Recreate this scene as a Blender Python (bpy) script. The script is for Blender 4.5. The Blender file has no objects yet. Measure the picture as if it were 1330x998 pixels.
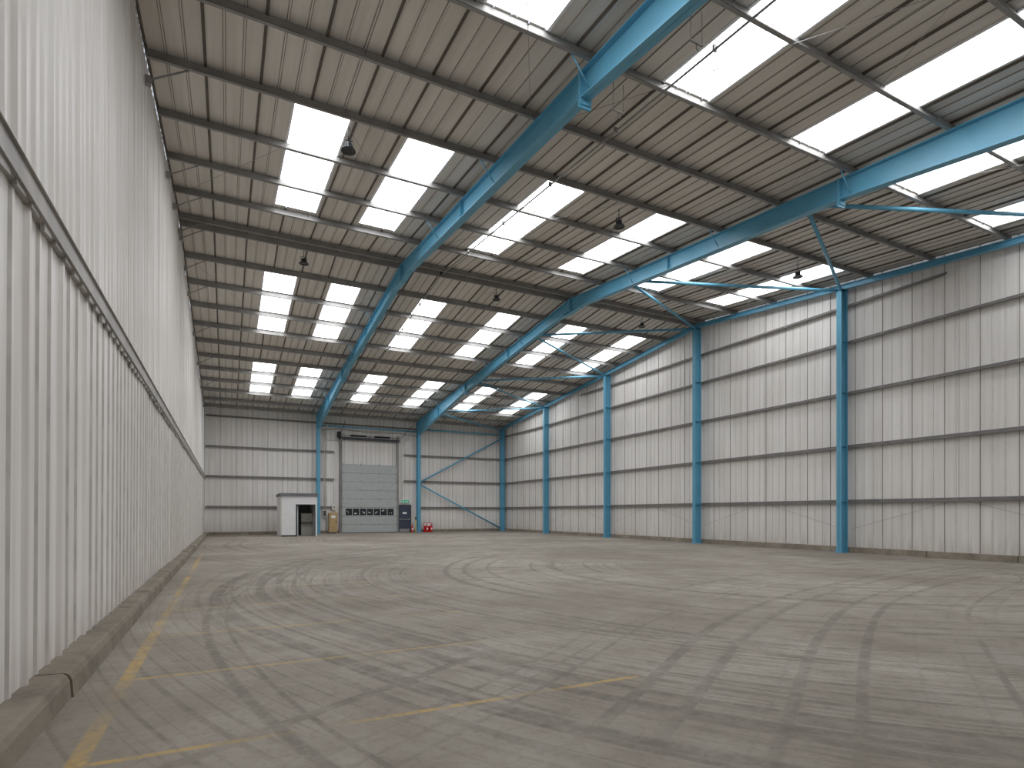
import bpy, math, random
from mathutils import Vector, Matrix
random.seed(7)
scene = bpy.context.scene

# ------------------------------------------------------------------ dims
XL, XR = -1.4, 21.37          # left / right gable cladding
YF, YB = -1.6, 43.97          # eaves walls
YR = 21.2                     # ridge
SL = 0.097
def T(y): return 10.95 - SL*abs(y-YR)     # rafter top
def S(y): return T(y) + 0.21              # roof sheet

# ------------------------------------------------------------------ mesh builder
class MB:
    def __init__(s): s.v=[]; s.f=[]; s.m=[]; s.sm=[]
    def face(s,pts,mat=0,smooth=False):
        i=len(s.v); s.v+= [tuple(p) for p in pts]; s.f.append(tuple(range(i,i+len(pts)))); s.m.append(mat); s.sm.append(smooth)
    def hexa(s,p,mat=0):
        i=len(s.v); s.v+=[tuple(q) for q in p]
        for f in ((0,3,2,1),(4,5,6,7),(0,1,5,4),(1,2,6,5),(2,3,7,6),(3,0,4,7)):
            s.f.append(tuple(i+k for k in f)); s.m.append(mat); s.sm.append(False)
    def box(s,x0,x1,y0,y1,z0,z1,mat=0):
        s.hexa([(x0,y0,z0),(x1,y0,z0),(x1,y1,z0),(x0,y1,z0),(x0,y0,z1),(x1,y0,z1),(x1,y1,z1),(x0,y1,z1)],mat)
    def bevbox(s,x0,x1,y0,y1,z0,z1,b,mat=0):
        o=[(x0+b,y0),(x1-b,y0),(x1,y0+b),(x1,y1-b),(x1-b,y1),(x0+b,y1),(x0,y1-b),(x0,y0+b)]
        cx,cy=(x0+x1)/2,(y0+y1)/2
        def ins(p): return (p[0]+(b if p[0]<cx else -b)*0.8, p[1]+(b if p[1]<cy else -b)*0.8)
        i=len(s.v)
        s.v+=[(a,c,z0) for a,c in o]+[(a,c,z1-b) for a,c in o]+[(ins(p)[0],ins(p)[1],z1) for p in o]
        def add(f): s.f.append(tuple(i+k for k in f)); s.m.append(mat); s.sm.append(False)
        add(tuple(reversed(range(8)))); add(tuple(range(16,24)))
        for k in range(8):
            n=(k+1)%8
            add((k,n,8+n,8+k)); add((8+k,8+n,16+n,16+k))
    def cyl(s,p0,p1,r,n=8,mat=0,r1=None,cap=True):
        p0=Vector(p0);p1=Vector(p1); d=(p1-p0).normalized()
        a=Vector((0,0,1)) if abs(d.z)<.9 else Vector((1,0,0))
        u=d.cross(a).normalized(); w=d.cross(u)
        if r1 is None: r1=r
        i=len(s.v)
        for p,rr in((p0,r),(p1,r1)):
            for k in range(n):
                t=2*math.pi*k/n; s.v.append(tuple(p+u*math.cos(t)*rr+w*math.sin(t)*rr))
        for k in range(n):
            s.f.append((i+k,i+(k+1)%n,i+n+(k+1)%n,i+n+k)); s.m.append(mat); s.sm.append(True)
        if cap:
            s.f.append(tuple(i+k for k in range(n))); s.m.append(mat); s.sm.append(False)
            s.f.append(tuple(i+n+k for k in reversed(range(n)))); s.m.append(mat); s.sm.append(False)
    def path(s,pts,r,n=6,mat=0):
        for a,b in zip(pts,pts[1:]): s.cyl(a,b,r,n,mat)
    def lathe(s,c,prof,n=20,mat=0):
        i=len(s.v)
        for r,z in prof:
            for k in range(n):
                t=2*math.pi*k/n; s.v.append((c[0]+r*math.cos(t),c[1]+r*math.sin(t),c[2]+z))
        for j in range(len(prof)-1):
            for k in range(n):
                s.f.append((i+j*n+k,i+j*n+(k+1)%n,i+(j+1)*n+(k+1)%n,i+(j+1)*n+k)); s.m.append(mat); s.sm.append(True)
    def extr(s,prof,fn0,fn1,mat=0):
        i=len(s.v); n=len(prof)
        s.v+=[tuple(fn0(p)) for p in prof]+[tuple(fn1(p)) for p in prof]
        for k in range(n):
            s.f.append((i+k,i+(k+1)%n,i+n+(k+1)%n,i+n+k)); s.m.append(mat); s.sm.append(False)
    def build(s,name,mats,fix=True):
        me=bpy.data.meshes.new(name); me.from_pydata(s.v,[],s.f)
        for m in mats: me.materials.append(m)
        me.polygons.foreach_set('material_index',s.m); me.polygons.foreach_set('use_smooth',s.sm)
        me.update()
        if fix:
            import bmesh
            bm=bmesh.new(); bm.from_mesh(me); bmesh.ops.recalc_face_normals(bm,faces=bm.faces[:]); bm.to_mesh(me); bm.free()
        ob=bpy.data.objects.new(name,me); scene.collection.objects.link(ob); return ob

# ------------------------------------------------------------------ materials
def lin(c):
    return tuple(((x/255)/12.92 if x/255<=.04045 else ((x/255+.055)/1.055)**2.4) for x in c)+(1,)
class NT:
    def __init__(s,name):
        s.mat=bpy.data.materials.new(name); s.mat.use_nodes=True; s.t=s.mat.node_tree
        s.b=s.t.nodes['Principled BSDF']; s.co=None
    def n(s,typ,**k):
        x=s.t.nodes.new(typ)
        for a,b in k.items(): setattr(x,a,b)
        return x
    def l(s,a,b): s.t.links.new(a,b)
    def coord(s):
        if s.co is None: s.co=s.n('ShaderNodeTexCoord').outputs['Object']
        return s.co
    def math(s,op,a,b=None,clamp=False):
        x=s.n('ShaderNodeMath',operation=op,use_clamp=clamp)
        for i,v in enumerate((a,b)):
            if v is None: continue
            if isinstance(v,(int,float)): x.inputs[i].default_value=v
            else: s.l(v,x.inputs[i])
        return x.outputs[0]
    def noise(s,scale=(1,1,1),sc=1,detail=4,rough=.55,loc=(0,0,0),dist=0):
        mp=s.n('ShaderNodeMapping'); mp.inputs['Scale'].default_value=scale; mp.inputs['Location'].default_value=loc
        s.l(s.coord(),mp.inputs[0]); t=s.n('ShaderNodeTexNoise'); s.l(mp.outputs[0],t.inputs['Vector'])
        t.inputs['Scale'].default_value=sc; t.inputs['Detail'].default_value=detail; t.inputs['Roughness'].default_value=rough
        t.inputs['Distortion'].default_value=dist
        return t.outputs[0]
    def rng(s,v,a,b,c=0,d=1,smooth=False):
        x=s.n('ShaderNodeMapRange'); x.clamp=True
        if smooth: x.interpolation_type='SMOOTHSTEP'
        s.l(v,x.inputs[0])
        for i,q in zip((1,2,3,4),(a,b,c,d)): x.inputs[i].default_value=q
        return x.outputs[0]
    def mix(s,f,a,b,mode='MIX'):
        x=s.n('ShaderNodeMix',data_type='RGBA',blend_type=mode)
        if isinstance(f,(int,float)): x.inputs[0].default_value=f
        else: s.l(f,x.inputs[0])
        for i,v in ((6,a),(7,b)):
            if isinstance(v,tuple): x.inputs[i].default_value=v
            else: s.l(v,x.inputs[i])
        return x.outputs[2]
    def bump(s,h,strength=.3,dist=.01):
        x=s.n('ShaderNodeBump'); x.inputs['Strength'].default_value=strength; x.inputs['Distance'].default_value=dist
        s.l(h,x.inputs['Height']); s.l(x.outputs[0],s.b.inputs['Normal'])
    def fin(s,col,rough=.6,metal=0):
        if isinstance(col,tuple): s.b.inputs['Base Color'].default_value=col
        else: s.l(col,s.b.inputs['Base Color'])
        if isinstance(rough,(int,float)): s.b.inputs['Roughness'].default_value=rough
        else: s.l(rough,s.b.inputs['Roughness'])
        s.b.inputs['Metallic'].default_value=metal
        return s.mat
    def sepz(s):
        x=s.n('ShaderNodeSeparateXYZ'); s.l(s.coord(),x.inputs[0]); return x.outputs

def simple(name,c,rough=.5,metal=0,var=.12,sc=3):
    m=NT(name); f=m.noise(sc=sc,detail=2); c=lin(c)
    d=tuple(x*(1-var*2) for x in c[:3])+(1,)
    return m.fin(m.mix(m.rng(f,.35,.7),c,d),rough,metal)

def cladding(name,c1,c2,dirt,dh=1.3,rough=.45,patch=.35):
    m=NT(name)
    f=m.noise(scale=(3,3,.12),sc=1.6,detail=4,rough=.65)
    f2=m.noise(scale=(1,1,.6),sc=.35,detail=2)
    col=m.mix(m.rng(f,.35,.68),lin(c1),lin(c2))
    col=m.mix(m.rng(f2,.45,.7,0,patch),col,lin(dirt))
    if dh:
        z=m.sepz()[2]
        g=m.rng(z,0.1,dh,1,0)
        f3=m.noise(scale=(5,5,.5),sc=1.2,detail=4,rough=.7,loc=(3,1,2))
        g=m.math('MULTIPLY',m.math('POWER',g,1.6),m.rng(f3,.35,.65,.15,.9))
        col=m.mix(g,col,lin(dirt))
    m.bump(m.noise(scale=(1,1,.35),sc=2.2,detail=2),.25,.03)
    return m.fin(col,rough)

M_wall=cladding('painted_cladding',(238,235,231),(220,216,211),(184,174,164),patch=.3)
M_seam=simple('cladding_seam_grime',(150,142,134),.7)
M_seam2=simple('cladding_rib_grime',(206,200,193),.7)
M_left=cladding('partition_cladding',(246,243,239),(226,219,213),(190,177,167),.8,patch=.2)
m=NT('roof_liner')
f=m.noise(scale=(3,.15,1),sc=1.5,detail=4,rough=.6); f2=m.noise(sc=.3,detail=2)
col=m.mix(m.rng(f,.35,.68),lin((226,221,213)),lin((206,200,191))); col=m.mix(m.rng(f2,.45,.7,0,.25),col,lin((184,176,165)))
M_roof=m.fin(col,.6)
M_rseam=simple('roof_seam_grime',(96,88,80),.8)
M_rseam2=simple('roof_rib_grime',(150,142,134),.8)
M_blue=simple('blue_paint',(92,164,196),.38,0,.05,1.5)
M_galv=simple('galvanised_steel',(156,154,151),.5,.3,.14,2)
M_galvl=simple('galvanised_girt',(128,125,122),.55,.1,.14,2)
M_rail=simple('galvanised_rail',(176,171,166),.55,.1,.16,2)
M_dark=simple('dark_steel',(52,56,60),.5,.1)
M_black=simple('black_rubber',(22,22,24),.7)
M_white=simple('white_paint',(236,237,239),.5,0,.03)
M_greyroof=simple('grey_felt',(112,114,120),.8)
M_inner=simple('grey_board',(150,150,150),.8)
M_doorp=simple('door_panel_grey',(172,177,175),.45,0,.05)
M_doorg=simple('door_gap',(90,94,92),.6)
M_navy=simple('navy_door',(52,60,78),.5)
M_red=simple('red_enamel',(196,26,24),.3,0,.03)
M_yel=simple('ochre_cabinet',(184,154,106),.6,0,.1)
M_yel2=simple('yellow_guard',(225,190,50),.6,0,.1)
M_cream=simple('cream_box',(215,212,200),.5,0,.04)
M_glass=simple('dark_glazing',(24,30,40),.3,0,.3,14)
def emis(name,c,st):
    m=NT(name); m.b.inputs['Emission Color'].default_value=lin(c); m.b.inputs['Emission Strength'].default_value=st
    return m.fin(lin(c),.5)
M_sky=emis('translucent_rooflight',(250,252,255),5.2)
M_green=emis('exit_green',(40,150,110),.3)

m=NT('kerb_concrete'); f=m.noise(sc=2.5,detail=6,rough=.7); f2=m.noise(sc=.8,detail=3,loc=(5,5,5))
col=m.mix(m.rng(f,.35,.68),lin((138,127,112)),lin((102,94,83))); col=m.mix(m.rng(f2,.5,.65,0,.5),col,lin((154,145,130)))
m.bump(f,.6,.03); M_kerb=m.fin(col,.9)

# floor
m=NT('worn_concrete_floor')
xyz=m.sepz(); X,Y=xyz[0],xyz[1]
big=m.noise(sc=.2,detail=4,rough=.62); mid=m.noise(sc=1.1,detail=6,rough=.7,loc=(4,2,0)); fine=m.noise(sc=14,detail=4,rough=.75)
col=m.mix(m.rng(big,.38,.6),lin((132,123,110)),lin((161,153,141)))
col=m.mix(m.rng(mid,.42,.72,0,.5),col,lin((110,101,90)))
col=m.mix(m.rng(fine,.5,.75,0,.5),col,lin((98,90,80)))
warp=m.noise(sc=.1,detail=1,loc=(9,1,0))
def radius(cx,cy):
    dx=m.math('SUBTRACT',X,cx); dy=m.math('SUBTRACT',Y,cy)
    return m.math('SQRT',m.math('ADD',m.math('MULTIPLY',dx,dx),m.math('MULTIPLY',dy,dy)))
def rings(cx,cy,rmin,rmax,freq,lo,hi,off,wamp,maskloc,mlo=.42,mhi=.6,st=1):
    r=radius(cx,cy)
    rw=m.math('ADD',r,m.math('MULTIPLY',warp,wamp))
    t=m.n('ShaderNodeTexNoise',noise_dimensions='1D'); t.inputs['Scale'].default_value=freq
    t.inputs['Detail'].default_value=2; t.inputs['Roughness'].default_value=.6
    m.l(m.math('ADD',rw,off),t.inputs['W'])
    k=m.rng(t.outputs[0],lo,hi,0,st,True)
    a=m.rng(r,rmin,rmin+.6,0,1,True); b=m.rng(r,rmax-.8,rmax,1,0,True)
    k=m.math('MULTIPLY',k,m.math('MULTIPLY',a,b))
    mk=m.rng(m.noise(sc=.2,detail=2,loc=maskloc),mlo,mhi,0,1,True)
    return m.math('MULTIPLY',k,mk)
grain=m.rng(m.noise(sc=3.5,detail=4,rough=.75,loc=(2,7,0)),.32,.62,.2,1)
acc=None
for a in [(14.5,11,4,15.5,4.0,.50,.68,3,1.2,(1,1,0),.34,.52,1),
          (18.5,12,12,19.4,5.5,.53,.66,11,.8,(7,3,0),.38,.55,.85),
          (24,30,10,27,3.6,.53,.68,20,1.2,(12,5,0),.40,.55,.75),
          (20,-22,16,34,4.2,.53,.68,31,1.2,(2,17,0),.38,.54,.85),
          (10,7,3,9,4.5,.54,.67,44,1.0,(8,8,0),.42,.54,.7),
          (14.5,11,3,18,13,.50,.70,61,.8,(5,5,0),.2,.5,.65)]:
    k=rings(*a); acc=k if acc is None else m.math('MAXIMUM',acc,k)
acc=m.math('MULTIPLY',acc,grain)
for cx,cy,R,w in ((16.2,8.6,16.45,.07),(16.2,8.6,16.2,.035),(15.5,11.5,14.2,.07),(15.5,11.5,12.7,.06),(15,14,13.4,.05)):
    r=radius(cx,cy)
    e=m.math('ABSOLUTE',m.math('SUBTRACT',m.math('ADD',r,m.math('MULTIPLY',warp,.5)),R+.25))
    k=m.math('MULTIPLY',m.rng(e,w*.4,w,.8,0,True),grain)
    acc=m.math('MAXIMUM',acc,k)
col=m.mix(m.math('MULTIPLY',acc,.66),col,lin((74,67,59)))
def line(v,pos,w):
    return m.rng(m.math('ABSOLUTE',m.math('SUBTRACT',v,pos)),w*.5,w,1,0)
j=None
for px in (6.0,13.6):
    k=line(X,px,.018); j=k if j is None else m.math('MAXIMUM',j,k)
for py in (6.2,13.7,21.2,28.7,36.2):
    j=m.math('MAXIMUM',j,line(Y,py,.018))
col=m.mix(m.math('MULTIPLY',j,.25),col,lin((80,74,66)))
def rect(x0,x1,y0,y1):
    a=m.math('MULTIPLY',m.rng(X,x0,x0+.02),m.rng(X,x1-.02,x1,1,0))
    b=m.math('MULTIPLY',m.rng(Y,y0,y0+.02),m.rng(Y,y1-.02,y1,1,0))
    return m.math('MULTIPLY',a,b)
yl=rect(-.87,-.74,1.0,24)
for py,xe in ((4.15,3.4),(6.1,3.0),(8.1,3.2),(10.2,3),(12.6,3)):
    yl=m.math('MAXIMUM',yl,rect(-.8,xe,py-.04,py+.04))
wear=m.math('MULTIPLY',m.rng(m.noise(sc=.7,detail=2,loc=(3,3,3)),.34,.56),m.rng(m.noise(sc=7,detail=4,rough=.75,loc=(1,3,3)),.36,.58,.15,1))
col=m.mix(m.math('MULTIPLY',m.math('MULTIPLY',yl,wear),.8),col,lin((196,160,84)))
sp=m.n('ShaderNodeTexVoronoi'); sp.inputs['Scale'].default_value=4.2; m.l(m.coord(),sp.inputs['Vector'])
spk=m.math('MULTIPLY',m.rng(sp.outputs['Distance'],.03,.06,1,0),m.rng(m.noise(sc=.5,detail=1,loc=(6,0,0)),.42,.6))
col=m.mix(m.math('MULTIPLY',spk,.7),col,lin((60,53,46)))
m.bump(m.math('ADD',m.math('MULTIPLY',fine,.4),m.math('MULTIPLY',acc,-.3)),.35,.012)
M_floor=m.fin(col,m.rng(mid,.3,.7,.65,.9))

# ------------------------------------------------------------------ shell
b=MB(); b.box(XL-.3,XR+.3,YF-.3,YB+.3,-.2,0); b.build('floor',[M_floor])

def profile(a0,a1,period,rib,depth,join=1.0,jd=.012,rand=0.0,slope=.02):
    pts=[]; n=0
    while True:
        a=a0+n*period
        if a>=a1: break
        sheet=int((a-a0)/join+1e-6); random.seed(sheet*13+5); off=(random.random()-.5)*rand
        isj = abs(((a-a0)/join)-round((a-a0)/join))<1e-3
        d=depth+(jd if isj else 0); m=1 if isj else 2
        pts+= [(a,off,m),(a+slope,off+d,0),(a+slope+rib,off+d,m if isj else 2),(a+2*slope+rib,off,0)]
        n+=1
    pts.append((a1,pts[-1][1],0))
    return [p for p in pts if p[0]<=a1]

def wallsheet(pts,fn,z0f,z1f,extra_breaks=()):
    b=MB()
    for (a,o,mt),(a2,o2,_) in zip(pts,pts[1:]):
        segs=[(a,o,a2,o2)]
        for br in extra_breaks:
            if a<br<a2:
                t=(br-a)/(a2-a); om=o+(o2-o)*t; segs=[(a,o,br,om),(br,om,a2,o2)]
        for (p,q,r,t) in segs:
            b.face([fn(p,q,z0f(p)),fn(r,t,z0f(r)),fn(r,t,z1f(r)),fn(p,q,z1f(p))],mt)
    return b

WM=[M_wall,M_seam,M_seam2]
pts=profile(YF,YB,1/3,.03,.012,1.0,.016,.006,.014)
b=wallsheet(pts,lambda a,o,z:(XR-o,a,z),lambda a:0,lambda a:S(a)+.02,(YR,))
b.build('wall_right',WM,False)
pts=profile(XL,XR,1/3,.03,.012,1.0,.016,.006,.014)
b=wallsheet(pts,lambda a,o,z:(a,YB-o,z),lambda a:0,lambda a:S(YB)+.02)
b.build('wall_back',WM,False)
b=wallsheet(pts,lambda a,o,z:(a,YF+o,z),lambda a:0,lambda a:S(YF)+.02)
b.build('wall_front',WM,False)
b=MB()
pl=profile(YF,YB,.3333,.05,.018,1.0,.014,.03,.03)
pu=profile(YF,YB,.25,.045,.024,1.0,.012,.03,.025)
for (a,o,mt),(a2,o2,_) in zip(pl,pl[1:]):
    b.face([(XL+.03+o,a,0.12),(XL+.03+o2,a2,0.12),(XL+.05+o2,a2,3.95),(XL+.05+o,a,3.95)],mt if mt==2 else 0)
for (a,o,mt),(a2,o2,_) in zip(pu,pu[1:]):
    for p,q,r,t in ([(a,o,a2,o2)] if not a<YR<a2 else [(a,o,YR,(o+o2)/2),(YR,(o+o2)/2,a2,o2)]):
        b.face([(XL-.02+q,p,3.9),(XL-.02+t,r,3.9),(XL-.02+t,r,S(r)+.02),(XL-.02+q,p,S(p)+.02)],0)
b.face([(XL-.09,YF,0),(XL-.09,YB,0),(XL-.09,YB,S(YB)),(XL-.09,YR,S(YR)),(XL-.09,YF,S(YF))])
b.build('wall_left',[M_left,M_seam,M_seam2],False)
b=MB()
b.extr([(0.0,3.80),(.09,3.81),(.105,3.84),(.105,4.05),(.085,4.08),(0,4.11)],lambda p:(XL+p[0]-.01,YF,p[1]),lambda p:(XL+p[0]-.01,YB-.0,p[1]))
b.box(XL+.0,XL+.12,YF,YB,3.83,3.84); b.box(XL+.0,XL+.12,YF,YB,4.045,4.055)
y=YF; random.seed(11)
while y<YB-.5:
    h=random.uniform(.03,.09); b.hexa([(XL+.07,y,3.82-h),(XL+.1,y,3.82-h),(XL+.1,y+.2,3.82-h*.6),(XL+.07,y+.2,3.82-h*.6),(XL+.07,y,3.83),(XL+.1,y,3.83),(XL+.1,y+.2,3.83),(XL+.07,y+.2,3.83)])
    y+=.3333
b.build('trim_1',[M_rail])

# roof
XS=[1.3,3.8,7.6,11.3,15.1,18.9]; SW=1.2
YG=[(2.3,8.55),(12.95,18.65),(23.53,29.8),(33.85,40.1)]
rp=[]
i=0
while XL+i/3<XR+.1:
    a=XL+i/3
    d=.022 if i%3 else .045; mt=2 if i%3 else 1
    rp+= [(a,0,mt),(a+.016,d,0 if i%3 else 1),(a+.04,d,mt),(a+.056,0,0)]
    i+=1
def off_at(x):
    for (a,o,_),(c,p,_) in zip(rp,rp[1:]):
        if a<=x<=c: return o+(p-o)*(x-a)/(c-a) if c>a else o
    return 0
def mat_at(x):
    for (a,o,mt),(c,p,_) in zip(rp,rp[1:]):
        if a<=x<c: return mt
    return 0
xs=sorted(set([round(a,4) for a,_,_ in rp]+XS+[round(x+SW,4) for x in XS]))
ys=sorted(set([YF,YB,YR]+[v for g in YG for v in g]))
b=MB()
for y0,y1 in zip(ys,ys[1:]):
    lit=any(g[0]-1e-3<=y0 and y1<=g[1]+1e-3 for g in YG)
    for x0,x1 in zip(xs,xs[1:]):
        if lit and any(X0-1e-3<=x0 and x1<=X0+SW+1e-3 for X0 in XS): continue
        o0,o1=off_at(x0),off_at(x1)
        b.face([(x0,y0,S(y0)-o0),(x1,y0,S(y0)-o1),(x1,y1,S(y1)-o1),(x0,y1,S(y1)-o0)],mat_at((x0+x1)/2))
b.build('ceiling',[M_roof,M_rseam,M_rseam2],False)
n=1
for g in YG:
    for x in XS:
        b=MB(); y0,y1=g
        b.face([(x,y0,S(y0)+.01),(x+SW,y0,S(y0)+.01),(x+SW,y1,S(y1)+.01),(x,y1,S(y1)+.01)],0)
        for xx,w in ((x-.03,.05),(x+SW-.02,.05),(x+SW*.5-.008,.016)):
            b.hexa([(xx,y0,S(y0)-.03),(xx+w,y0,S(y0)-.03),(xx+w,y1,S(y1)-.03),(xx,y1,S(y1)-.03),
                    (xx,y0,S(y0)),(xx+w,y0,S(y0)),(xx+w,y1,S(y1)),(xx,y1,S(y1))],1)
        b.build('window_%d'%n,[M_sky,M_white],False); n+=1

# ------------------------------------------------------------------ purlins
PY=[]
for k in range(0,11):
    for s in (-1,1): PY.append((YR+s*(.25+2.06*k),s,k))
b=MB()
def purlin(y,s,h=.2,fl=.07,t=.012):
    z0=T(y)+.0; z1=z0+h-.01
    b.box(XL+.05,XR-.05,y-t/2,y+t/2,z0,z1)
    b.box(XL+.05,XR-.05,y if s>0 else y-fl,y+fl if s>0 else y,z0-.001,z0+t)
    b.box(XL+.05,XR-.05,y-fl if s>0 else y,y if s>0 else y+fl,z1-t,z1)
    b.box(XL+.05,XR-.05,(y+fl-t) if s>0 else y-fl,(y+fl) if s>0 else y-fl+t,z0,z0+.03)
for y,s,k in PY: purlin(y,s)
for y in (YF+.3,YB-.3):
    b.box(XL+.05,XR-.05,y-.05,y+.05,T(y)-.02,T(y)+.2)
for y,s,k in PY:
    for x in (6.0,13.6):
        b.box(x-.5,x+.5,y-.02,y+.02,T(y)+.02,T(y)+.17)
for X0,X1 in ((-1.4,6.0),(6.0,13.6),(13.6,21.2)):
    xx=(X0+X1)/2
    for s in (-1,1):
        ps=sorted([y for y,ss,k in PY if ss==s])
        for a,c in zip(ps,ps[1:]):
            b.cyl((xx,a,T(a)+.12),(xx,c,T(c)+.12),.006,5)
    for s in (-1,1):
        for k0,k1 in ((1,4),(5,8)):
            ya=YR+s*(.25+2.06*k0); yb=YR+s*(.25+2.06*k1)
            b.cyl((X0+.2,ya,T(ya)-.02),((X0+X1)/2,yb,T(yb)-.02),.005,5)
            b.cyl(((X0+X1)/2,yb,T(yb)-.02),(X1-.2,ya,T(ya)-.02),.005,5)
for y,s,k in PY:
    if k%2==0 or k<2:
        b.cyl((XL+.06,y,T(y)-.42),(XL+.75,y,T(y)+.01),.018,6)
        b.box(XL+.02,XL+.12,y-.05,y+.05,T(y)-.5,T(y)-.34)
b.build('roof_purlins',[M_galv])

# ------------------------------------------------------------------ portal frames
def depth(y):
    d=abs(y-YR)
    return .5 if d<=12.3 else .5+(d-12.3)*.062
FW=.11
for Xc in (6.0,13.6):
    b=MB()
    def seg(y0,y1):
        t0,t1=T(y0),T(y1); b0,b1=t0-depth(y0),t1-depth(y1)
        def q(xa,xb,za0,zb0,za1,zb1):
            b.hexa([(xa,y0,za0),(xb,y0,za0),(xb,y1,za1),(xa,y1,za1),(xa,y0,zb0),(xb,y0,zb0),(xb,y1,zb1),(xa,y1,zb1)])
        q(Xc-FW,Xc+FW,t0-.022,t0,t1-.022,t1)
        q(Xc-FW,Xc+FW,b0,b0+.022,b1,b1+.022)
        q(Xc-.007,Xc+.007,b0,t0,b1,t1)
    brk=[-1.1,8.9,YR,33.5,43.35]
    for a,c in zip(brk,brk[1:]): seg(a,c)
    for y in (YR-.015,YR+.015): b.box(Xc-FW-.01,Xc+FW+.01,y-.012,y+.012,T(y)-.64,T(y)+.01)
    for s in (-1,1):
        y=YR+s*.9
        b.hexa([(Xc-.01,YR,T(YR)-.64),(Xc+.01,YR,T(YR)-.64),(Xc+.01,y,T(y)-.5),(Xc-.01,y,T(y)-.5),
                (Xc-.01,YR,T(YR)-.4),(Xc+.01,YR,T(YR)-.4),(Xc+.01,y,T(y)-.4),(Xc-.01,y,T(y)-.4)])
        b.hexa([(Xc-FW,YR,T(YR)-.64),(Xc+FW,YR,T(YR)-.64),(Xc+FW,y,T(y)-.51),(Xc-FW,y,T(y)-.51),
                (Xc-FW,YR,T(YR)-.62),(Xc+FW,YR,T(YR)-.62),(Xc+FW,y,T(y)-.49),(Xc-FW,y,T(y)-.49)])
        yj=YR+s*12.3
        b.box(Xc-FW-.02,Xc+FW+.02,yj-.02,yj+.02,T(yj)-.68,T(yj)+.0)
        b.box(Xc-FW-.02,Xc+FW+.02,yj+s*.03-.012,yj+s*.03+.012,T(yj)-.62,T(yj))
        for yy in (YR+s*6.2,YR+s*17.5):
            b.box(Xc-FW,Xc+FW,yy-.006,yy+.006,T(yy)-depth(yy),T(yy))
        for xz in (-.07,.07):
            for dz in (.1,.25,.4,.55): b.cyl((Xc+xz,yj-s*.035,T(yj)-dz),(Xc+xz,yj-s*.02,T(yj)-dz),.018,6)
        for k in (2,4,6,8,10):
            y=YR+s*(.25+2.06*k); dd=depth(y)
            for sx in (-1,1):
                b.cyl((Xc+sx*FW,y,T(y)-dd+.04),(Xc+sx*.5,y+.02,T(y)+.06),.016,6)
    for yc0,yc1 in ((43.3,43.8),(-1.55,-1.1)):
        zt=T(yc0 if yc0>0 else yc1)
        b.box(Xc-FW,Xc+FW,yc0,yc0+.022,0,zt-.0); b.box(Xc-FW,Xc+FW,yc1-.022,yc1,0,T(yc1)-.02)
        b.box(Xc-.008,Xc+.008,yc0,yc1,0,T(max(yc0,yc1) if yc0>0 else yc0)-.02)
        b.box(Xc-.18,Xc+.18,yc0-.06,yc1,0,.03)
        zz=T(yc0)-depth(yc0); b.box(Xc-FW,Xc+FW,yc0,yc1,zz,zz+.02)
    b.build('steel_portal_frame',[M_blue])

# ------------------------------------------------------------------ wind columns + rake beam
CY=[43.62,36.2,28.7,21.2,13.7,6.2,-1.2]
for y in CY:
    b=MB(); h=.1; zt=T(y)-.19
    b.box(20.81,20.83,y-h,y+h,0,zt); b.box(21.18,21.2,y-h,y+h,0,zt); b.box(20.81,21.2,y-.006,y+.006,0,zt)
    b.box(20.76,21.24,y-.15,y+.15,0,.025)
    b.box(20.8,21.22,y-.11,y+.11,zt-.02,zt)
    for sx in (20.79,21.21):
        for sy in (-.12,.12): b.cyl((sx,y+sy,.02),(sx,y+sy,.06),.014,6)
    for z in (1.95,4.05,6.1,8.05):
        if z<zt-.3: b.box(20.83,21.18,y-.095,y+.095,z-.005,z+.005)
    b.build('wind_column',[M_blue])
b=MB()
for a,c in ((-1.3,YR),(YR,43.8)):
    def q(xa,xb,z0,z1):
        b.hexa([(xa,a,T(a)+z0),(xb,a,T(a)+z0),(xb,c,T(c)+z0),(xa,c,T(c)+z0),(xa,a,T(a)+z1),(xb,a,T(a)+z1),(xb,c,T(c)+z1),(xa,c,T(c)+z1)])
    q(20.93,21.1,-.19,-.17); q(20.93,21.1,-.02,-.005); q(21.008,21.022,-.19,-.005)
b.build('gable_rake_beam',[M_blue])

b=MB()
nodes=[9.95,17.45,24.95,32.45,39.95]; cols=[6.2,13.7,21.2,28.7,36.2,43.6]
for i,nd in enumerate(nodes):
    for c in (cols[i],cols[i+1]):
        p0=(13.72,nd,T(nd)-.16); p1=(20.95,c,T(c)-.23)
        b.cyl(p0,p1,.055,10)
        for p in (p0,p1): b.box(p[0]-.12,p[0]+.12,p[1]-.1,p[1]+.1,p[2]-.008,p[2]+.008)
nd=2.4; b.cyl((13.72,nd,T(nd)-.16),(20.95,6.2,T(6.2)-.23),.055,10)
b.build('roof_bracing',[M_blue])
b=MB()
for p0,p1 in (((13.7,43.6,3.95),(21.0,43.6,7.9)),((13.7,43.6,3.8),(20.9,43.6,.2))):
    b.cyl(p0,p1,.065,10)
    for p in (p0,p1): b.box(p[0]-.16,p[0]+.16,p[1]-.01,p[1]+.01,p[2]-.13,p[2]+.13)
b.build('wall_bracing',[M_blue])
b=MB()
b.cyl((6.1,43.55,7.95),(13.5,43.55,7.95),.06,10); b.cyl((13.7,43.55,8.15),(20.95,43.55,8.15),.06,10)
b.build('eaves_strut',[M_blue])

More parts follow.
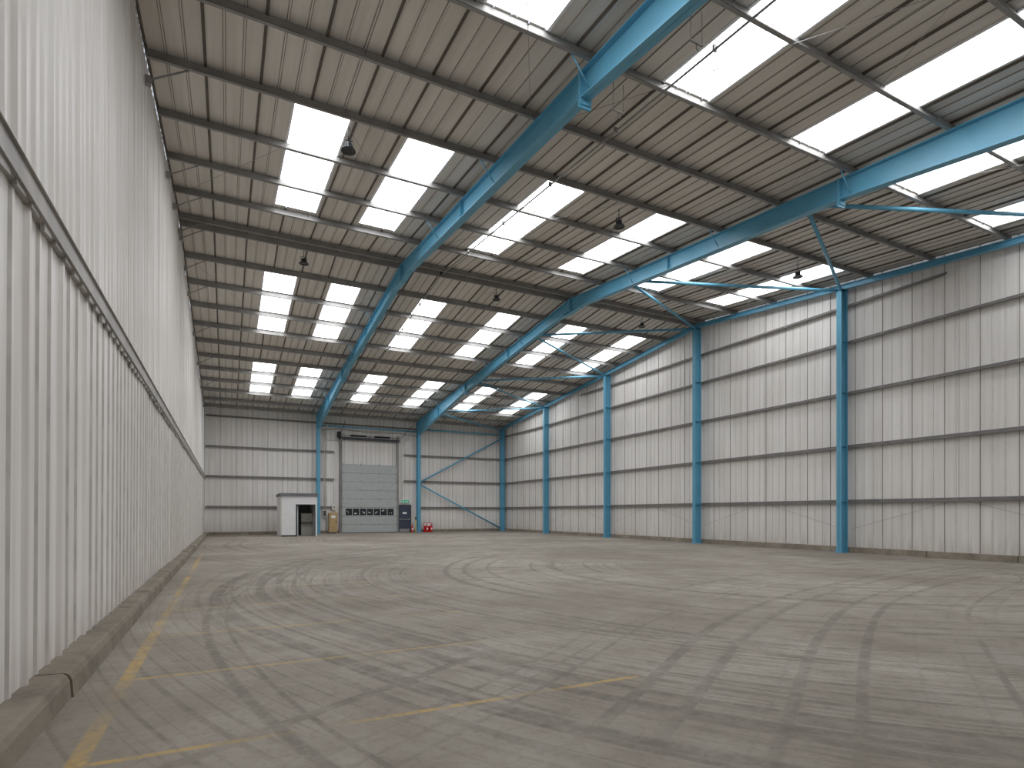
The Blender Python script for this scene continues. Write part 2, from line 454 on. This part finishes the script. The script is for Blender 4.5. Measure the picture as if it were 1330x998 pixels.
# ------------------------------------------------------------------ girts
def zsec(b,fn,a0,a1,z,dpt=.14,w=.07):
    def bx(o0,o1,z0,z1):
        b.hexa([fn(a0,o0,z0),fn(a1,o0,z0),fn(a1,o1,z0),fn(a0,o1,z0),fn(a0,o0,z1),fn(a1,o0,z1),fn(a1,o1,z1),fn(a0,o1,z1)])
    bx(.03,dpt+.03,z,z+.006); bx(dpt+.024,dpt+.03,z-w,z+.006); bx(.03,.036,z,z+w); bx(dpt,dpt+.03,z-w,z-w+.006)
GZ=(1.95,4.05,6.1,8.05)
b=MB()
for z in GZ: zsec(b,lambda a,o,zz:(XR-o,a,zz),YF+.05,YB-.1,z)
L=(9.75-T(YR))/-SL
zsec(b,lambda a,o,zz:(XR-o,a,zz),YR-L+1.5,YR+L-1.5,9.45)
for y0,y1 in ((6.2,13.7),(13.7,21.2),(21.2,28.7),(28.7,36.2)):
    ym=(y0+y1)/2
    b.cyl((XR-.1,y0+.2,.9),(XR-.1,ym,1.95),.005,5) ; b.cyl((XR-.1,y1-.2,.9),(XR-.1,ym,1.95),.005,5)
    b.cyl((XR-.1,ym,1.95),(XR-.1,ym,S(ym)-.3),.006,5)
b.build('gable_wall_girts',[M_galvl])
b=MB()
for z in (1.95,4.05,6.1,8.2):
    if z in (1.95,4.05,6.1):
        zsec(b,lambda a,o,zz:(a,YB-o,zz),XL+.12,7.2,z); zsec(b,lambda a,o,zz:(a,YB-o,zz),12.5 if z>3 else 13.6,XR-.1,z)
    else: zsec(b,lambda a,o,zz:(a,YB-o,zz),XL+.12,XR-.1,z)
b.build('eaves_wall_girts',[M_galvl])

# ------------------------------------------------------------------ kerbs
b=MB(); y=YF+.02; random.seed(5)
while y<YB-.1:
    ln=min(1.83,YB-.05-y); dx=random.uniform(-.008,.008); dz=random.uniform(-.006,.008)
    x0,x1=XL-.05,XL+.27+dx; h=.2+dz
    pr=[(x0,0),(x1+.01,0),(x1,h*.7),(x1-.02,h*.92),(x1-.05,h),(x0,h+.01)]
    b.extr(pr,lambda p:(p[0],y,p[1]),lambda p:(p[0],y+ln-.008,p[1]))
    b.face([(p[0],y,p[1]) for p in pr]); b.face([(p[0],y+ln-.008,p[1]) for p in pr])
    y+=ln
b.build('baseboard_left',[M_kerb])
b=MB(); y=YF+.02
while y<YB-.1:
    ln=min(2.5,YB-.05-y); b.hexa([(XR-.13,y,0),(XR+.05,y,0),(XR+.05,y+ln-.02,0),(XR-.13,y+ln-.02,0),
        (XR-.09,y,.2),(XR+.05,y,.22),(XR+.05,y+ln-.02,.22),(XR-.09,y+ln-.02,.2)]); y+=ln
b.build('baseboard_right',[M_kerb])
b=MB()
for x0,x1 in ((XL+.3,7.55),(13.35,XR-.15)):
    x=x0
    while x<x1-.05:
        ln=min(2.4,x1-x); b.hexa([(x,YB-.12,0),(x+ln-.02,YB-.12,0),(x+ln-.02,YB+.05,0),(x,YB+.05,0),(x,YB-.09,.2),(x+ln-.02,YB-.09,.2),(x+ln-.02,YB+.05,.22),(x,YB+.05,.22)]); x+=ln
b.build('baseboard_back',[M_kerb])

# ------------------------------------------------------------------ sectional door
b=MB(); x0,x1=7.72,11.92; yd=YB-.2
H=.65
for i in range(8):
    z0=i*H; z1=z0+H-.015
    b.box(x0,x1,yd-.045,yd,z0+.005,z1,0)
    if i!=2:
        for zz in (z0+.16,z0+.32,z0+.48): b.box(x0+.02,x1-.02,yd-.052,yd-.045,zz-.012,zz+.012,0)
    b.box(x0,x1,yd-.03,yd,z1,z0+H+.005,1)
    for xx in (x0+.04,x0+1.4,x0+2.8,x1-.04): b.box(xx-.035,xx+.035,yd-.058,yd-.045,z0+.57,z0+.73,2)
nw=7; ww=(x1-x0-.5)/nw
random.seed(21)
for i in range(nw):
    a=x0+.25+i*ww+.03; c=a+ww-.06
    b.bevbox(a,c,yd-.065,yd-.04,1.36,1.86,.02,5)
    b.box(a+.03,c-.03,yd-.072,yd-.06,1.4,1.82,3)
    # small white and dark blocks scattered over the glazing
    for k in range(4):
        u=random.uniform(a+.05,c-.15); v=random.uniform(1.43,1.7); w=random.uniform(.03,.1); h=random.uniform(.03,.1)
        b.box(u,u+w,yd-.076-.001*k,yd-.07,v,v+h,6 if k%2 else 4)
b.box(x0,x1,yd-.05,yd,-.0,.05,5)
for xx,s in ((x0,-1),(x1,1)):
    b.box(xx+s*.02-.02,xx+s*.02+.02,yd-.13,yd+.0,0,7.15,2)
    b.box(min(xx,xx+s*.14),max(xx,xx+s*.14),yd-.0,yd+.03,0,7.15,2)
    b.box(min(xx+s*.02,xx+s*.16),max(xx+s*.02,xx+s*.16),yd+.03,yd+.15,0,7.3,6)
b.box(x0-.2,x1+.2,yd-.06,yd+.1,7.05,7.25,6)
b.cyl((x0-.25,yd-.2,7.35),(x1+.25,yd-.2,7.35),.03,10,2)
for xx in (x0-.05,x1+.05): b.cyl((xx-.08,yd-.2,7.35),(xx+.08,yd-.2,7.35),.14,16,2)
for xx in (x0+1.2,x1-1.2): b.cyl((xx-.6,yd-.2,7.35),(xx+.6,yd-.2,7.35),.07,14,5)
for xx in (x0-.1,(x0+x1)/2,x1+.1): b.box(xx-.03,xx+.03,yd-.24,yd+.1,7.2,7.42,2)
b.bevbox(x0-.35,x0-.1,yd-.35,yd-.05,7.15,7.6,.03,5)
b.path([(x0-.22,yd-.2,7.2),(x0-.22,yd-.12,1.3)],.012,5,2)
b.build('door_1',[M_doorp,M_doorg,M_galv,M_glass,M_white,M_black,M_dark])

b=MB(); a,c=12.1,13.02; yp=YB-.08
b.box(a-.07,a,yp-.06,yp+.03,0,2.17,1); b.box(c,c+.07,yp-.06,yp+.03,0,2.17,1); b.box(a-.07,c+.07,yp-.06,yp+.03,2.1,2.17,1)
b.box(a,c,yp-.03,yp+.02,0.01,2.1,0)
b.box(a+.08,c-.08,yp-.1,yp-.07,1.0,1.05,2); b.box(a+.06,a+.12,yp-.1,yp-.03,.95,1.1,2); b.box(c-.12,c-.06,yp-.1,yp-.03,.95,1.1,2)
b.box(a+.06,c-.06,yp-.035,yp-.03,.04,.28,2)
b.box(a+.3,c-.3,yp-.036,yp-.03,1.45,1.6,3)
for z in (.3,1.05,1.8): b.cyl((c,yp-.04,z-.05),(c,yp-.04,z+.05),.015,6,2)
b.build('door_2',[M_navy,M_dark,M_galv,M_white])
b=MB(); yy=YB-.12
b.box(12.25,12.95,yy-.04,yy+.03,2.3,2.58,0); b.box(12.29,12.91,yy-.046,yy-.04,2.33,2.55,1)
b.cyl((12.45,yy-.05,2.5),(12.45,yy-.046,2.5),.025,8,0); b.face([(12.4,yy-.05,2.36),(12.47,yy-.05,2.36),(12.5,yy-.05,2.47),(12.43,yy-.05,2.47)],0)
b.face([(12.6,yy-.05,2.42),(12.75,yy-.05,2.42),(12.75,yy-.05,2.46),(12.6,yy-.05,2.46)],0); b.face([(12.75,yy-.05,2.38),(12.82,yy-.05,2.44),(12.75,yy-.05,2.5)],0)
b.build('exit_sign',[M_white,M_green])

# ------------------------------------------------------------------ hut
b=MB(); hx0,hx1,hy0,hy1=3.1,5.3,39.0,42.2; t=.08; H=2.6
dx0,dx1,dh=4.05,5.15,2.03
b.box(hx0,dx0,hy0,hy0+t,0,H,0); b.box(dx1,hx1,hy0,hy0+t,0,H,0); b.box(dx0,dx1,hy0,hy0+t,dh,H,0)
b.box(hx0,hx0+t,hy0+t,hy1,0,H,0); b.box(hx1-t,hx1,hy0+t,hy1,0,H,0); b.box(hx0+t,hx1-t,hy1-t,hy1,0,H,2)
b.box(hx0+t,hx1-t,hy0+t,hy1-t,.0,.03,2)
b.box(hx0-.06,hx1+.06,hy0-.08,hy1+.06,H,H+.16,1)
b.box(hx0-.03,hx1+.03,hy0-.04,hy1+.03,H+.16,H+.2,1)
for a,c,z0,z1 in ((dx0-.05,dx0,0,dh+.05),(dx1,dx1+.05,0,dh+.05),(dx0,dx1,dh,dh+.05)): b.box(a,c,hy0-.02,hy0+t,z0,z1,3)
b.box(hx0-.004,hx0+.06,hy0-.012,hy0,0,H,4); b.box(hx0,dx0-.05,hy0-.012,hy0,0,.1,3)
b.box(dx0+.05,dx0+.09,hy0+.1,hy0+.95,.04,2.0,0)
b.box(4.5,5.2,hy0+1.6,hy0+1.65,0.03,1.5,4)
b.box(4.45,5.2,hy0+1.2,hy0+1.65,.85,.9,3)
b.build('site_office_hut',[M_white,M_greyroof,M_inner,M_dark,M_cream])

# ------------------------------------------------------------------ cabinets, pipes
b=MB(); yw=YB-.25
b.bevbox(6.75,7.35,yw-.25,yw+.15,.1,1.55,.02,0); b.box(6.79,7.31,yw-.265,yw-.25,.16,1.5,0); b.box(7.22,7.27,yw-.29,yw-.26,.8,.95,1)
b.box(6.8,7.3,yw-.2,yw+.1,0,.1,1); b.box(6.9,7.2,yw-.27,yw-.262,1.15,1.35,2)
b.build('electrical_cabinet',[M_yel,M_dark,M_white])
b=MB()
b.bevbox(6.35,6.62,yw-.02,yw+.18,1.25,1.75,.02,0); b.box(6.39,6.58,yw-.03,yw-.02,1.3,1.7,1)
b.bevbox(7.0,7.3,yw-.0,yw+.18,1.75,2.15,.02,0); b.cyl((7.15,yw-.04,1.95),(7.15,yw,1.95),.05,12,1)
b.build('switchgear_box',[M_cream,M_dark])
b=MB()
b.path([(6.48,yw+.1,1.75),(6.48,yw+.1,7.6),(6.48,42.4,7.9)],.03,8); b.path([(6.6,yw+.1,0.2),(6.6,yw+.1,7.0),(7.5,yw+.1,7.0)],.02,6)
b.path([(7.15,yw+.1,2.15),(7.15,yw+.1,6.1)],.02,6); b.path([(12.35,yw+.1,2.6),(12.35,yw+.1,6.9),(12.9,yw+.1,7.4)],.025,6)
for z in (2.5,3.5,4.6,5.6,6.6):
    b.box(6.42,6.66,yw+.1,yw+.19,z-.02,z+.02)
b.build('wall_conduit',[M_cream])
b=MB()
b.box(13.22,13.28,43.1,43.16,0,1.15,0); b.box(13.2,13.3,43.08,43.18,1.0,1.2,1); b.box(13.17,13.33,43.05,43.21,0,.03,1)
b.build('door_guard_post',[M_yel2,M_dark])
def extinguisher(x,y,s=1.0):
    b=MB(); c=(x,y,0)
    b.lathe(c,[(0,.02),(.08*s,.02),(.085*s,.05),(.085*s,.45),(.075*s,.5),(.03*s,.55),(.025*s,.6),(0,.6)],16,0)
    b.lathe(c,[(0,0),(.088*s,0),(.088*s,.03),(0,.03)],16,1)
    b.box(x-.03,x+.03,y-.02,y+.02,.6,.64,1); b.hexa([(x-.02,y-.015,.64),(x+.12,y-.015,.68),(x+.12,y+.015,.68),(x-.02,y+.015,.64),(x-.02,y-.015,.66),(x+.12,y-.015,.7),(x+.12,y+.015,.7),(x-.02,y+.015,.66)],1)
    b.path([(x-.03,y,.62),(x-.12,y,.55),(x-.12,y-.01,.25),(x-.1,y-.01,.2)],.012,6,1)
    b.box(x-.05,x+.05,y-.088*s,y-.084*s,.2,.36,2)
    return b.build('fire_extinguisher',[M_red,M_black,M_white])
extinguisher(12.95,43.1,.9); extinguisher(14.15,43.1,1.3); extinguisher(14.5,43.1,1.4)
b=MB(); b.box(14.0,14.7,43.42,43.45,0,.75,0); b.box(14.0,14.05,43.42,43.56,0,.04,0); b.box(14.65,14.7,43.42,43.56,0,.04,0); b.box(14.05,14.65,43.412,43.42,.5,.7,1)
b.build('extinguisher_stand',[M_red,M_white])

# ------------------------------------------------------------------ roof conduit + pendants
b=MB(); xc=7.55
ypts=[-1.2+i*2.8 for i in range(17)]; ypts=[y for y in ypts if y<43.2]+[YR,43.3]; ypts=sorted(ypts)
b.path([(xc,y,T(y)-.06) for y in ypts],.022,6)
for y in ypts: b.box(xc-.04,xc+.04,y-.02,y+.02,T(y)-.09,T(y)+.02)
b.build('roof_conduit',[M_galv])
def hooks(x,y):
    b=MB(); z=T(y)
    for dx in (-.12,.12):
        b.cyl((x+dx,y,z+.05),(x+dx,y,z-.5),.006,5)
    b.box(x-.14,x+.14,y-.015,y+.015,z-.52,z-.495); b.path([(x,y,z-.52),(x,y,z-.6),(x+.04,y,z-.63),(x+.06,y,z-.6)],.008,5)
    b.build('hanging_bracket',[M_galv])
for p in ((6.74,8.85),(6.73,6.8)): hooks(*p)
def lamp(x,y):
    b=MB(); z=T(y)+.13
    b.cyl((x,y,z+.05),(x,y,z-.24),.012,6,0)
    b.path([(x-.1,y,z-.4),(x-.1,y,z-.24),(x+.1,y,z-.24),(x+.1,y,z-.4)],.01,6,0)
    b.lathe((x,y,z-.3),[(0,0),(.06,0),(.08,-.03),(.08,-.12),(.16,-.16),(.17,-.19),(.155,-.19),(.09,-.16)],20,0)
    for k in range(8):
        t=k*math.pi/4; b.box(x+math.cos(t)*.08-.006,x+math.cos(t)*.08+.006,y+math.sin(t)*.08-.006,y+math.sin(t)*.08+.006,z-.42,z-.3,0)
    b.lathe((x,y,z-.46),[(0,-.01),(.08,0),(.12,.0),(.155,-.02)],20,1)
    b.build('high_bay_lamp',[M_dark,M_glass])
for x in (2.5,10.2,18.0):
    for y in (13.35,21.75): lamp(x,y)
b=MB(); b.path([(6.2,43.4,7.6),(7.4,43.35,7.75),(9.8,43.3,7.6),(12,43.35,7.7),(13.4,43.4,7.55)],.02,6); b.path([(7.6,43.3,7.5),(7.9,43.3,8.4)],.02,6); b.path([(12.2,43.4,7.4),(13.0,43.4,8.3)],.02,6)
b.build('cable_loom',[M_dark])

# ------------------------------------------------------------------ world, camera
w=bpy.data.worlds.new('World'); scene.world=w; w.use_nodes=True
w.node_tree.nodes['Background'].inputs[0].default_value=(.8,.88,1,1); w.node_tree.nodes['Background'].inputs[1].default_value=.8
cam=bpy.data.cameras.new('camera'); co=bpy.data.objects.new('camera',cam); scene.collection.objects.link(co)
co.location=(0,0,1.5); co.rotation_euler=(math.radians(90),0,math.radians(-26.7))
cam.sensor_width=36; cam.lens=737/1330*36; cam.shift_y=168/1330; cam.clip_end=300; cam.clip_start=.05
scene.camera=co
scene.view_settings.view_transform='Standard'
scene.view_settings.look='None'
scene.view_settings.exposure=0.2
scene.view_settings.gamma=1.1
